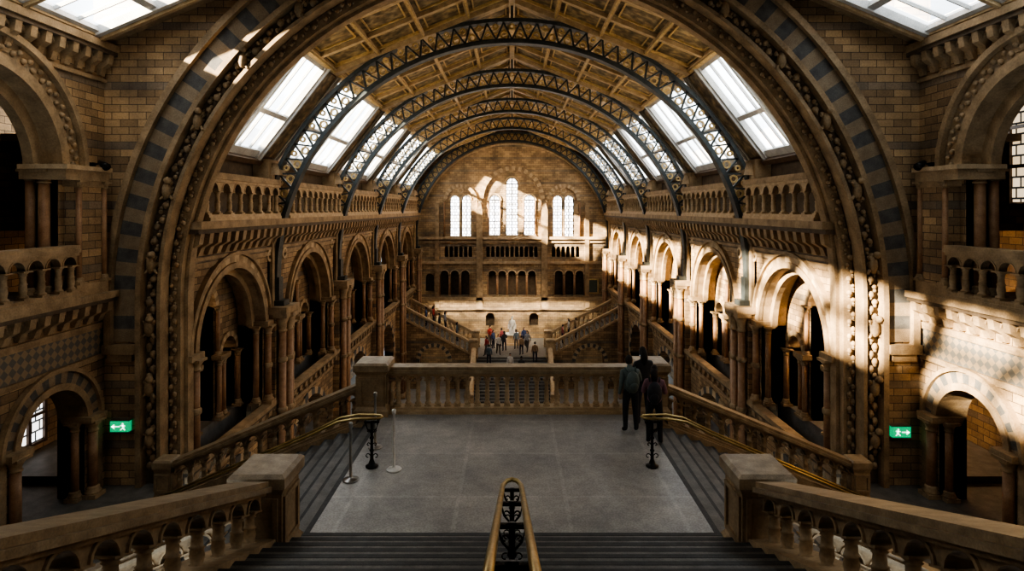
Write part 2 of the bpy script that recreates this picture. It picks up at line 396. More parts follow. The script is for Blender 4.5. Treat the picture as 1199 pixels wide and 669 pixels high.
# ------------------------------------------------------------------ transverse great arch wall
mb=MB(); mb.F=FY(YA)
AZ=-2.5
mb.arcade(-VX-.3,VX+.3,ZG,8.6,[(0,10.0,ZG,AZ)],0,.9,'brick','stone',n=60)
mb.ring(0,AZ,10.0,10.62,-.05,.0,90,['grey','buff2'])
mb.ring(0,AZ,10.62,10.80,-.2,0,60,'stone')
mb.ring(0,AZ,9.86,10.0,-.16,.3,60,'stone')
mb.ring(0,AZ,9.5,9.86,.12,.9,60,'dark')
mb.ring(0,AZ,9.42,9.52,.0,.4,60,'stone')
mb.ring(0,AZ,9.15,9.45,.5,1.2,60,'stone')
mb.ring(0,AZ,9.05,9.2,.7,1.0,60,'stone')
def beast(x,d,z,k):   # small carved climbing animal on the moulding
    mb.blob(x,d,z,.16*k,'stone',.8,.9,1.5,8,5); mb.blob(x+.06*k,d-.1*k,z+.26*k,.10*k,'stone',1,1.2,1)
    for q in (-1,1):
        mb.tube([(x+q*.08*k,d,z+.1*k),(x+q*.17*k,d-.05,z+.22*k)],[.04*k,.03*k],'stone',5); mb.tube([(x+q*.08*k,d,z-.15*k),(x+q*.17*k,d-.05,z-.25*k)],[.05*k,.03*k],'stone',5)
for s in (-1,1):
    def bx(a,b,d0,d1,z0,z1,m): mb.box(min(s*a,s*b),max(s*a,s*b),d0,d1,z0,z1,m)
    bx(9.86,10.0,-.16,.3,ZG,AZ,'stone'); bx(9.5,9.86,.12,.9,ZG,AZ,'dark'); bx(9.42,9.52,0,.4,ZG,AZ,'stone'); bx(9.15,9.45,.5,1.2,ZG,AZ,'stone'); bx(9.05,9.2,.7,1.0,ZG,AZ,'stone')
    nb=0
    z=AZ
    while z>-3.5: bx(10.0,10.62,-.05,0,z-.35,z,'grey' if nb%2 else 'buff2'); z-=.35; nb+=1
    bx(10.62,10.8,-.2,0,-3.6,AZ,'stone'); bx(10.0,10.85,-.22,0,-3.85,-3.6,'stone'); bx(10.1,10.75,-.14,0,-4.05,-3.85,'stone')
    z=ZG+.5; i=0
    while z<AZ:
        for R,dd,q in ((9.70,.08,.085),(9.33,.44,.065)):
            mb.blob(s*(R+.05*(-1)**i),dd,z,q,'stone',sz=1.25); mb.blob(s*(R-.06*(-1)**i),dd,z+.1,q*.6,'buff2')
        z+=.2; i+=1
    for z in (-6.2,-4.8,-3.2): beast(s*9.72,.02,z,1)
n=150
for i in range(n+1):
    t=pi*i/n
    for R,dd,q in ((9.70,.08,.085),(9.33,.44,.065)):
        R1=R+.05*(-1)**i; R2=R-.06*(-1)**i
        mb.blob(R1*math.cos(t),dd,AZ+R1*math.sin(t),q*(1+.25*math.sin(i*2.4)),'stone')
        t2=t+pi/n/2; mb.blob(R2*math.cos(t2),dd,AZ+R2*math.sin(t2),q*.6,'buff2')
    if i%10==5: beast(9.72*math.cos(t),.02,AZ+9.72*math.sin(t),1)
mb.build('wall_great_arch')

# ------------------------------------------------------------------ end wall
def roofz(u):
    u=abs(u)
    return SA[1]+(SA[0]-u)*(SB[1]-SA[1])/(SA[0]-SB[0]) if u>SB[0] else SB[1]+(SB[0]-u)*(RZ-SB[1])/SB[0]
mb=MB(); mb.F=FY(YE)
wins=[(0,.58,-2.5,2.45),(-1.68,.53,-2.5,.85),(1.68,.53,-2.5,.85)]+[(k*c,.45,-2.6,.9) for k in (-1,1) for c in (4.4,5.5)]
mb.arcade(-9.6,9.6,-3,roofz,wins,0,.7,'brickfar','stone')
small=[(-6.3+.46*i,.17,-4.6,-3.75) for i in range(6)]+[(-2.3+.46*i,.17,-4.6,-3.75) for i in range(11)]+[(4.0+.46*i,.17,-4.6,-3.75) for i in range(6)]
mb.arcade(-9.6,9.6,-5.1,-3,small,0,.35,'brickfar','stone',n=6)
mid=[(c,.4,-8.3,-6.3) for c in (-6.5,-5.5,-4.5)]+[(c,.38,-8.3,-6.3) for c in (-1.9,-.95,0,.95,1.9)]+[(c,.4,-8.3,-6.3) for c in (6.5,5.5,4.5)]+[(-7.9,.4,-7.9,-6.6)]
mb.arcade(-9.6,9.6,-9.6,-5.1,mid,0,.5,'brickfar','stone',n=8)
mb.arcade(-9.6,9.6,ZF,-9.6,[(-2.1,.42,-11.2,-10.4),(2.1,.42,-11.2,-10.4)],0,.4,'brickfar','stone')
mb.box(-9.6,9.6,.7,.9,ZF,-3,'dark')
mb.ring(0,1.0,2.72,3.12,-.22,0,30,['light','stone']); mb.ring(0,1.0,2.55,2.72,-.1,0,30,'stone')
for k in (-1,1):
    mb.ring(k*4.95,.8,1.28,1.62,-.2,0,22,['light','stone']); mb.ring(k*4.95,2.15-.35,.18,.28,-.05,0,12,'light',0,2*pi)
    for u in (2.9,3.35,6.5): mb.column(k*u,-.12,-2.9,.9,.1,'red',n=8)
    mb.box(k*3.12-.3,k*3.12+.3,-.35,0,-9.6,-.0,'stone'); mb.frus(k*3.12,-.12,0,.8,.25,.1,'stone')
    mb.box(k*7.2-.2,k*7.2+.2,-.2,0,-9.6,.6,'stone')
    for u in (1.12,2.25): mb.column(k*u,-.06,-2.6,.85,.07,'red',n=8)
    mb.ring(k*8.6,-.5,.9,1.15,-.1,0,14,'stone',pi/2-.9 if k>0 else pi/2-.9,pi/2+.9)
mb.ring(0,2.45,.58,.75,-.1,0,12,'light')
for c in (-1.68,1.68): mb.ring(c,.85,.53,.68,-.1,0,12,'light')
for k in (-1,1):
    for c in (4.4,5.5): mb.ring(k*c,.9,.45,.56,-.08,0,10,'light')
for z0,z1,o in ((-2.9,-2.65,.25),(-5.25,-5.0,.22),(-8.75,-8.45,.35),(-9.7,-9.5,.2),(-3.25,-3.05,.15)):
    mb.box(-9.4,9.4,-o,0,z0,z1,'light' if o>.2 else 'stone')
for c,h,a,b in mid[:-1]:
    mb.ring(c,b,h,h+.09,-.07,0,8,'light')
    for k in (-1,1): mb.column(c+k*(h+.05),-.05,-8.4,-6.25,.06,'red',n=6)
# gable arch trim following the roof
mb.ring(0,-2.8,9.6,9.9,-.15,0,40,'stone',.45,pi-.45)
mb.ring(0,-2.8,9.0,9.15,-.15,0,40,'light',.42,pi-.42)
mb.build('wall_back')
for i,(c,h,sill,spr) in enumerate(wins):
    mb=MB(); mb.F=FY(YE+.35)
    mb.box(c-h,c+h,0,.03,sill,spr,'lead'); mb.ring(c,spr,.0,h,0,.03,10,'lead')
    mb.box(c-.03,c+.03,-.05,0,sill,spr+h,'blackiron')
    for k in range(1,6):
        z=sill+(spr-sill)*k/5; mb.box(c-h,c+h,-.05,0,z-.025,z+.025,'blackiron')
    mb.ring(c,spr,h-.07,h+.02,-.06,.02,10,'blackiron')
    for k in (-1,1): mb.box(c+k*h-.05,c+k*h+.05,-.06,.02,sill,spr,'blackiron')
    mb.build('window_%d'%(i+3))

# ------------------------------------------------------------------ iron ribs
for idx,Y in enumerate(RIBS[:]):
    mb=MB(); mb.F=FY(Y); zc=-2.62
    if Y>56: mb.F=FY(Y+.6)
    mb.ring(0,zc,9.0,9.12,-.2,.2,56,'iron'); mb.ring(0,zc,9.12,9.2,-.09,.09,56,'iron')
    mb.ring(0,zc,9.82,9.96,-.2,.2,50,'iron',.31,pi-.31)
    n=44; a0=.12
    for i in range(n):
        A=a0+(pi-2*a0)*i/n; B=a0+(pi-2*a0)*(i+1)/n; Cc=(A+B)/2
        P=lambda r,t:(r*math.cos(t),zc+r*math.sin(t))
        if abs(P(9.82,Cc)[0])>9.45: continue
        mb.beam(P(9.18,A),P(9.84,Cc),.06,'iron',-.07,.07); mb.beam(P(9.84,Cc),P(9.18,B),.06,'iron',-.07,.07)
        q=P(9.36,Cc); mb.ring(q[0],q[1],.10,.165,-.05,.05,8,'gold',0,2*pi)
        q=P(9.68,A); mb.ring(q[0],q[1],.06,.125,-.05,.05,8,'gold',0,2*pi)
    for k in (-1,1):
        mb.box(min(k*8.92,k*9.12),max(k*8.92,k*9.12),-.2,.2,-3.7,zc,'iron'); mb.box(min(k*8.7,k*9.15),max(k*8.7,k*9.15),-.28,.28,-3.72,-3.5,'iron')
    for x in (0,-3.3,3.3,-5.6,5.6):
        zt=roofz(x)-.05; zb=zc+math.sqrt(9.9**2-x*x)
        mb.box(x-.05,x+.05,-.06,.06,zb,zt,'iron')
    mb.build('iron_roof_rib')

# ------------------------------------------------------------------ roof
cl=MB(); fr=MB(); gl=MB()
for s in (-1,1):
    Fg,Lg=FS(s,SA,SB)
    spans=[(17.25,RIBS[0]-.75)]+[(RIBS[i]+.75,RIBS[i+1]-.75) for i in range(4)]
    for m in (cl,fr,gl): m.F=Fg
    prev=16.0
    for a,b in spans+[(58.2,58.2)]:
        cl.box(prev,a,0,.2,0,Lg,'wooddark')
        if a<58: cl.box(prev+.1 if prev>16 else prev,a-.1,-.05,0,.2,Lg-.2,'panel')
        prev=b
    for a,b in spans:
        gl.box(a,b,.10,.12,.15,Lg-.15,'sky')
        for t0,t1 in ((0,.35),(Lg-.3,Lg)): fr.box(a,b,-.02,.2,t0,t1,'white')
        for u in (a,b): fr.box(u-.14,u+.14,-.10,.2,0,Lg,'white'); fr.box(u-.05,u+.05,-.2,-.1,0,Lg,'white')
        k=2
        for i in range(1,k): 
            u=a+(b-a)*i/k; fr.box(u-.16,u+.16,-.06,.2,0,Lg,'white'); fr.box(u-.07,u+.07,-.16,-.06,0,Lg,'white')
        fr.box(a,b,-.06,.2,Lg*.42-.09,Lg*.42+.09,'white')
        for i in range(k*3):
            if i%3:
                u=a+(b-a)*i/(k*3); fr.box(u-.03,u+.03,.02,.12,.2,Lg-.2,'white')
        cl.box(a-.3,b+.3,-.22,0,-.15,.05,'wooddark'); 
    # wood vault
    Fw,Lw=FS(s,SB,(0,RZ)); cl.F=Fw
    cl.box(16.0,58.2,0,.2,0,Lw,'panel')
    for t in (0.05,Lw*.25,Lw*.5,Lw*.75,Lw-.06): 
        w=.13 if t in (.05,) else .08
        cl.box(16.8,57.6,-.16,0,t-w,t+w,'beam')
        cl.box(16.8,57.6,-.2,-.16,t-w*.4,t+w*.4,'gold')
    st=8.25/4
    y=RIBS[0]-3*st
    while y<57.6:
        main=any(abs(y-r)<.2 for r in RIBS)
        w=.22 if main else .1
        cl.box(y-w,y+w,-.24 if main else -.14,0,0,Lw,'beam')
        if main: 
            cl.box(y-.5,y-.36,-.1,0,0,Lw,'gold'); cl.box(y+.36,y+.5,-.1,0,0,Lw,'gold')
        y+=st
    # inner panel frames
    y=RIBS[0]-3*st
    while y<57:
        for j in range(4):
            t0=Lw*.25*j+.28;t1=Lw*.25*(j+1)-.28;a=y+.35;b=y+st-.35
            for u in (a,b): cl.box(u-.03,u+.03,-.05,0,t0,t1,'gold')
            for t in (t0,t1): cl.box(a,b,-.05,0,t-.03,t+.03,'gold')
        y+=st
cl.F=lambda u,d,z:(u,d,z)
cl.box(-.12,.12,16.5,57.6,RZ-.35,RZ-.05,'beam')
cr=cl.build('ceiling'); fr.build('skylight_frame',cr); gl.build('skylight_glass',cr)
# vestibule roof
cl=MB(); fr=MB(); gl=MB()
for s in (-1,1):
    Fv,Lv=FS(s,(VX,4.35),(7.6,5.75))
    for m in (cl,fr,gl): m.F=Fv
    cl.box(-6,16,-.02,.2,-.5,.05,'stone')
    for a,b in ((-5,0),(.4,5),(5.4,10.2),(10.6,15.2)):
        gl.box(a,b,.10,.12,.2,Lv,'sky2')
        for t0,t1 in ((.05,.5),(Lv-.25,Lv)): fr.box(a-.2,b+.2,-.05,.2,t0,t1,'white')
        for t0 in (.08,.3): fr.box(a-.2,b+.2,-.12,-.05,t0,t0+.08,'beam')
        for u in (a-.1,b+.1): fr.box(u-.22,u+.22,-.12,.2,0,Lv,'white'); fr.box(u-.06,u+.06,-.2,-.12,0,Lv,'beam')
        for i in (1,): u=a+(b-a)*i/2; fr.box(u-.14,u+.14,-.08,.2,0,Lv,'white'); fr.box(u-.05,u+.05,-.16,-.08,0,Lv,'beam')
        fr.box(a,b,-.06,.2,Lv*.55-.1,Lv*.55+.1,'white')
        for i in range(6):
            if i%3: u=a+(b-a)*i/6; fr.box(u-.02,u+.02,.02,.12,.2,Lv,'white')
    for a,b in ((-6,-5.2),(0.0,.4),(5,5.4),(10.2,10.6),(15.4,16.0)): cl.box(a,b,0,.2,0,Lv,'stone')
    Fw,Lw=FS(s,(7.6,5.75),(0,9.0)); cl.F=Fw
    cl.box(-6,16.9,0,.2,0,Lw,'panel')
    for t in (.1,Lw*.33,Lw*.66,Lw-.1): cl.box(-6,16,-.18,0,t-.12,t+.12,'beam')
    for y in range(-5,16,3): cl.box(y-.12,y+.12,-.18,0,0,Lw,'beam')
cv=cl.build('ceiling_vestibule'); fr.build('vestibule_skylight_frame',cv); gl.build('vestibule_skylight_glass',cv)

# ------------------------------------------------------------------ vestibule side walls
for s,nm in ((-1,'left'),(1,'right')):
    mb=MB(); mb.F=FX(s,VX)
    mb.arcade(-6,16,ZG,-3.9,[(y,1.05,ZG,-5.4) for y in (14.2,10.4,6.6,2.8)],0,.7,'brick','stone',n=16)
    for y in (14.2,10.4,6.6,2.8):
        mb.ring(y,-5.4,1.05,1.22,-.1,.1,18,'stone'); mb.ring(y,-5.4,1.22,1.5,-.05,0,22,['grey','buff2']); mb.ring(y,-5.4,1.5,1.6,-.14,0,18,'stone')
        for k in (-1,1):
            mb.column(y+k*1.2,-.1,ZG,-5.4,.12,'red'); mb.column(y+k*.98,.2,ZG,-5.4,.1,'red'); mb.box(y+k*1.2-.3,y+k*1.2+.3,-.28,.5,-5.42,-5.28,'stone')
            mb.box(y+k*1.5-.12,y+k*1.5+.12,-.06,0,ZG,-5.4,'stone')
    mb.box(-6,16,0,.7,-3.9,-3.0,'diamond'); mb.box(-6,16,-.06,0,-3.95,-3.82,'stone'); mb.box(-6,16,-.06,0,-3.15,-3.02,'stone')
    mb.box(-6,16,0,.7,-3.0,-2.15,'brick')
    mb.cornice(-6,15.9,-3.0,-2.15,.4,.42)
    ops=[(y,2.15,-2.15,.95) for y in (12.2,6.2,.2)]
    mb.arcade(-6,16,-2.15,4.4,ops,0,.8,'brick','stone',n=24)
    for y in (12.2,6.2,.2):
        mb.ring(y,.95,2.15,2.4,-.12,.1,28,'stone'); mb.ring(y,.95,2.4,2.8,-.05,0,34,['stone','buff2']); mb.ring(y,.95,2.8,2.95,-.2,0,28,'stone')
        for i in range(53):
            t=pi*i/52; R=2.6+.06*(-1)**i; mb.blob(y+R*math.cos(t),-.07,.95+R*math.sin(t),.07,'stone')
        mb.ring(y,.95,1.85,2.15,.35,.6,24,'stone')
        for k in (-1,1):
            mb.box(y+k*2.85-.5,y+k*2.85+.5,-.3,0,-2.15,.7,'brick'); mb.box(y+k*2.85-.56,y+k*2.85+.56,-.36,0,-2.15,-1.85,'stone'); mb.box(y+k*2.85-.56,y+k*2.85+.56,-.36,0,.55,.7,'stone')
            for uu in (2.4,3.3): mb.column(y+k*uu,-.32,-1.85,.7,.07,'red',n=8)
            mb.column(y+k*2.05,.25,-2.15,.95,.13,'red'); mb.column(y+k*2.05,.58,-2.15,.95,.11,'red')
            mb.box(y+k*2.6-.75,y+k*2.6+.75,-.42,.7,.7,.95,'stone'); mb.box(y+k*2.6-.8,y+k*2.6+.8,-.48,.7,.95,1.06,'light')
    mb.cornice(-6,16,3.45,4.35,.35,.42)
    mb.build('wall_vestibule_'+nm)
    mb=MB()
    for ya,yb in ((9.95,14.5),(3.95,8.5),(-2.0,2.5)): balustrade(mb,(s*(VX-.28),ya,-2.15),(s*(VX-.28),yb,-2.15),1.28,.52,'stone',.15,10,'stone')
    mb.build('balcony_balustrade')

# ------------------------------------------------------------------ landing, steps
mb=MB()
mb.box(-3.3,3.3,9.2,15.45,ZL-.6,ZL,'tile')
mb.build('floor_landing')
mb=MB(); mb.box(-14.2,14.2,15.4,58.2,ZF-.3,ZF,'tile'); mb.build('floor')
mb=MB()
for s in (-1,1):
    mb.box(min(s*8.35,s*14.2),max(s*8.35,s*14.2),-6,16.1,ZG-.5,ZG,'step'); 
mb.box(-8.35,8.35,15.1,15.5,ZF,ZG-.0,'brick')
mb.build('floor_gallery')
mb=MB()
sl=.37
for i in range(32):
    y1=9.2-.4*i; z=ZL+.148*(i+1)
    mb.box(-3.35,3.35,y1-.4,y1,z-.5,z-.03,'step'); mb.box(-3.35,3.35,y1-.4,y1+.03,z-.03,z,'step'); mb.box(-3.35,3.35,y1-.05,y1+.032,z-.005,z+.003,'nosing')
mb.build('main_stair_flight')
for s in (-1,1):
    mb=MB()
    for i in range(15):
        x0=3.3+.34*i; z=ZL-.15*(i+1); a,b=sorted((s*x0,s*(x0+.34)))
        mb.box(a,b,9.2,15.0,z-.5,z,'step')
        a,b=sorted((s*(x0+.29),s*(x0+.345))); mb.box(a,b,9.2,15.0,z-.004,z+.004,'nosing')
    a,b=sorted((s*3.22,s*3.31)); mb.box(a,b,9.2,15.0,ZL-.004,ZL+.004,'nosing')
    mb.build('side_stair_flight')
    # central flight balustrade
    mb=MB(); balustrade(mb,(s*3.62,8.35,ZL+.31),(s*3.62,-2.5,ZL+.31+10.85*sl),1.03,.5,'rail',.22,12)
    mb.F,Ln=FL((s*3.62,8.9,ZL-.15),(s*3.62,-2.5,ZL-.15+11.4*sl)); mb.box(0,Ln,-.27,.27,-.4,.46,'stone')
    mb.build('stair_balustrade')
    mb=MB(); pedestal(mb,s*3.62,8.85,ZL,.68,1.38); mb.build('newel_pedestal')
    # far-side raking balustrade
    mb=MB(); balustrade(mb,(s*3.9,15.15,ZL-.25),(s*8.5,15.15,ZG+.1),.98,.36,'rail',.18,10,'stone',.21)
    mb.F,Ln=FL((s*3.6,15.15,ZL-.4),(s*8.6,15.15,ZG-.1)); mb.box(0,Ln,-.3,.24,-.5,.28,'stone')
    pedestal(mb,s*8.75,15.15,ZG,.4,1.1)
    mb.build('raking_balustrade')
    mb=MB(); balustrade(mb,(s*4.05,9.1,ZL-.25),(s*8.4,9.1,ZG+.1),.95,.42,'rail',.16,8)
    mb.F,Ln=FL((s*3.6,9.1,ZL-.4),(s*8.5,9.1,ZG-.1)); mb.box(0,Ln,-.2,.15,-.5,.28,'stone'); mb.build('raking_balustrade')
    mb=MB(); pedestal(mb,s*3.5,15.2,ZL,.72,1.32); mb.build('landing_pedestal')
mb=MB(); balustrade(mb,(-3.14,15.2,ZL),(3.14,15.2,ZL),1.18,.255,'rail',.2,10,'light',.25); mb.build('landing_balustrade')

# ------------------------------------------------------------------ brass handrails
def scroll_post(mb,x,y,z,h):
    mb.F=lambda u,d,zz:(x+u,y+d,z+zz)
    mb.lathe(0,0,[(.12,0),(.13,.03),(.07,.06),(.05,.12),(.035,.16),(.03,.3),(.05,.33),(.03,.36),(.028,.55),(.05,.58),(.028,.62),(.03,h-.1),(.045,h-.06)],'blackiron',10)
    for k in (-1,1):
        for zz,rr in ((.22,.05),(.45,.035),(.72,.035)):
            pts=[]
            for i in range(12):
                t=i/11*1.6*pi; r=rr*(1-.45*i/11); pts.append((k*(.03+rr-r*math.cos(t)),0,zz+r*math.sin(t)))
            mb.tube(pts,.009,'blackiron',6)
        pts=[(k*.02,0,h-.3),(k*.09,0,h-.22),(k*.12,0,h-.12),(k*.13,0,h-.02)]
        mb.tube(pts,.012,'blackiron',6)
    mb.box(-.15,.15,-.02,.02,h-.1,h-.06,'blackiron')
hb=MB(); hb.F=lambda u,d,z:(u,d,z)
ye=8.9; z0=ZL+1.08
def railz(y): return z0+sl*(ye-y) if y<ye-.35 else z0+.13*max(0,(ye-y)/.35)
path=[(-.13,1.0,railz(1.0)),(-.13,4,railz(4)),(-.13,7.5,railz(7.5)),(-.13,8.4,railz(8.4)),(-.13,8.7,z0+.04),(-.12,8.84,z0),(-.08,8.95,z0),(0,9.0,z0),(.08,8.95,z0),(.12,8.84,z0),(.13,8.7,z0+.04),(.13,8.4,railz(8.4)),(.13,7.5,railz(7.5)),(.13,4,railz(4)),(.13,1.0,railz(1.0))]
hb.tube(path,.034,'brass',10)
for y in (8.55,6.95,5.35,3.75):
    k=int((9.2-y)/.4)+1; scroll_post(hb,0,y,ZL+.148*k,railz(y)-(ZL+.148*k)-.0)
    hb.F=lambda u,d,z:(u,d,z)
hb.build('central_handrail')
for s in (-1,1):
    hb=MB(); hb.F=lambda u,d,z:(s*u,11.94+d,z)
    zz=ZL+1.0
    A=[(4.9,.12,zz-.72),(4.0,.12,zz-.33),(3.45,.12,zz-.06),(3.1,.12,zz),(2.75,.11,zz),(2.63,.07,zz),(2.58,0,zz),(2.63,-.07,zz),(2.75,-.11,zz),(3.1,-.12,zz),(3.45,-.12,zz-.06),(4.0,-.12,zz-.33),(4.9,-.12,zz-.72),(8.3,-.12,zz-2.18)]
    A=[(8.3,.12,zz-2.18)]+A
    hb.tube(A,.024,'brass',10)
    scroll_post(hb,s*2.8,11.94,ZL,.98); scroll_post(hb,s*5.0,11.94,ZL-.75,.98); scroll_post(hb,s*7.1,11.94,ZL-1.65,.98)
    hb.build('side_handrail')
# stanchions
def stanchion(x,y,h,mat):
    mb=MB(); mb.F=lambda u,d,z:(x+u,y+d,ZL+z)
    mb.lathe(0,0,[(.15,0),(.155,.015),(.14,.03),(.04,.05),(.027,.07),(.025,h-.1),(.04,h-.09),(.042,h-.02),(.03,h)],mat,16); mb.build('stanchion_post')
stanchion(-3.06,11.35,1.1,'steel'); stanchion(-2.33,11.8,1.2,'marble'); stanchion(-2.95,12.9,1.2,'steel')

# exit signs, spotlights
for s,x,z in ((-1,-10.38,-5.75),(1,10.3,-5.9)):
    mb=MB(); mb.F=FY(YA-.1)
    mb.F=lambda u,d,zz:(x+u,YA-.16+d,z+zz)
    mb.box(-.24,.24,-.05,.1,-.14,.14,'green'); mb.box(-.26,.26,-.04,.16,.14,.17,'steel'); mb.box(-.26,.26,-.04,.16,-.17,-.14,'steel')
    mb.box(-.19,.02,-.06,-.05,-.012,.012,'signwhite') if s<0 else mb.box(.0,.19,-.06,-.05,-.012,.012,'signwhite')
    k=-1 if s<0 else 1
    a=k*.2; mb.add([(a,-.06,0),(a-k*.08,-.06,.07),(a-k*.08,-.06,-.07)],[(0,1,2)],'signwhite')
    b=-k*.1; mb.blob(b,-.06,.07,.025,'signwhite',sy=.2); mb.beam((b,.04),(b-.02*k,-.03),.04,'signwhite',-.06,-.05)
    mb.beam((b,-.03),(b+.06,-.09),.022,'signwhite',-.06,-.05); mb.beam((b,-.03),(b-.06,-.09),.022,'signwhite',-.06,-.05); mb.beam((b-.06,.03),(b+.06,.02),.02,'signwhite',-.06,-.05)
    mb.build('exit_sign')
    mb=MB(); X=s*10.75
    mb.F=lambda u,d,zz:(X-s*u,15.4+d,1.15+zz)
    mb.box(-.12,.0,-.04,.04,-.05,.05,'blackiron'); mb.tube([(0,0,0),(.12,-.02,.02),(.2,-.05,.05)],.02,'blackiron',6)
    mb.tube([(.15,-.02,.06),(.3,-.1,-.02),(.42,-.16,-.08)],[.06,.09,.10],'blackiron',10); mb.build('spotlight')

# ------------------------------------------------------------------ far staircase
mb=MB(); ZM=-12.4; YS=50.0
mb.box(-3.2,3.2,YS,YE,ZF,ZM,'step')
for i in range(17):
    mb.box(-3.0,3.0,YS-.35*(i+1),YS-.35*i,ZF,ZM-.153*(i+1)+.0,'step'); mb.box(-3.0,3.0,YS-.35*i-.36,YS-.35*i-.30,ZM-.153*(i+1),ZM-.153*(i+1)+.006,'nosing')
for s in (-1,1):
    n=18; 
    for i in range(n):
        x0=3.2+(6.0/n)*i; a,b=sorted((s*x0,s*(x0+6.0/n))); z=ZM+(.53*6/n)*(i+1)
        mb.box(a,b,YS,YS+4,z-.6,z,'step')
    mb.F=FY(YS-.15)
    tp=lambda u:ZM+.1+.53*(abs(u)-3.2)
    a,b=sorted((s*3.2,s*9.2))
    mb.arcade(a,b,ZF,tp,[(s*6.5,1.2,ZF,-12.7)],0,.3,'brick','stone',n=12)
    mb.ring(s*6.5,-12.7,1.2,1.5,-.08,0,18,['light','grey'])
    mb.F=lambda u,d,z:(u,d,z)
mb.build('far_staircase')
for s in (-1,1):
    mb=MB()
    balustrade(mb,(s*3.5,YS-.05,ZM+.1+.16),(s*9.0,YS-.05,ZM+.1+.53*5.8),1.15,.42,'light',.17,6,'light')
    balustrade(mb,(s*3.5,YS+3.9,ZM+.1+.16),(s*9.0,YS+3.9,ZM+.1+.53*5.8),1.15,.42,'light',.17,6,'light')
    pedestal(mb,s*3.2,YS-.1,ZM,.62,1.55,'light'); pedestal(mb,s*3.2,YS+3.9,ZM,.55,1.5,'light')
    balustrade(mb,(s*3.15,YS-.3,ZM-.15),(s*3.15,YS-5.9,ZM-2.55),1.1,.45,'light',.17,6,'light')
    mb.F,Ln=FL((s*3.15,YS,ZM),(s*3.15,YS-5.9,ZM-2.55)); mb.box(0,Ln,-.2,.2,-1,.0,'stone')
    pedestal(mb,s*3.15,YS-6.2,ZF,.6,1.5,'light')
    mb.build('far_stair_balustrade')
# picture on the end wall
mb=MB(); mb.F=lambda u,d,z:(7.75+u,YE+d,-7.4+z)
mb.box(-.55,.55,-.08,-.01,-.7,.7,'wooddark'); mb.box(-.42,.42,-.1,-.08,-.56,.56,FC((.1,.12,.1)))
for k in (-1,1): mb.box(k*.5-.06,k*.5+.06,-.14,-.02,-.7,.7,'gold'); mb.box(-.56,.56,-.14,-.02,k*.65-.06,k*.65+.06,'gold')
mb.build('framed_picture')

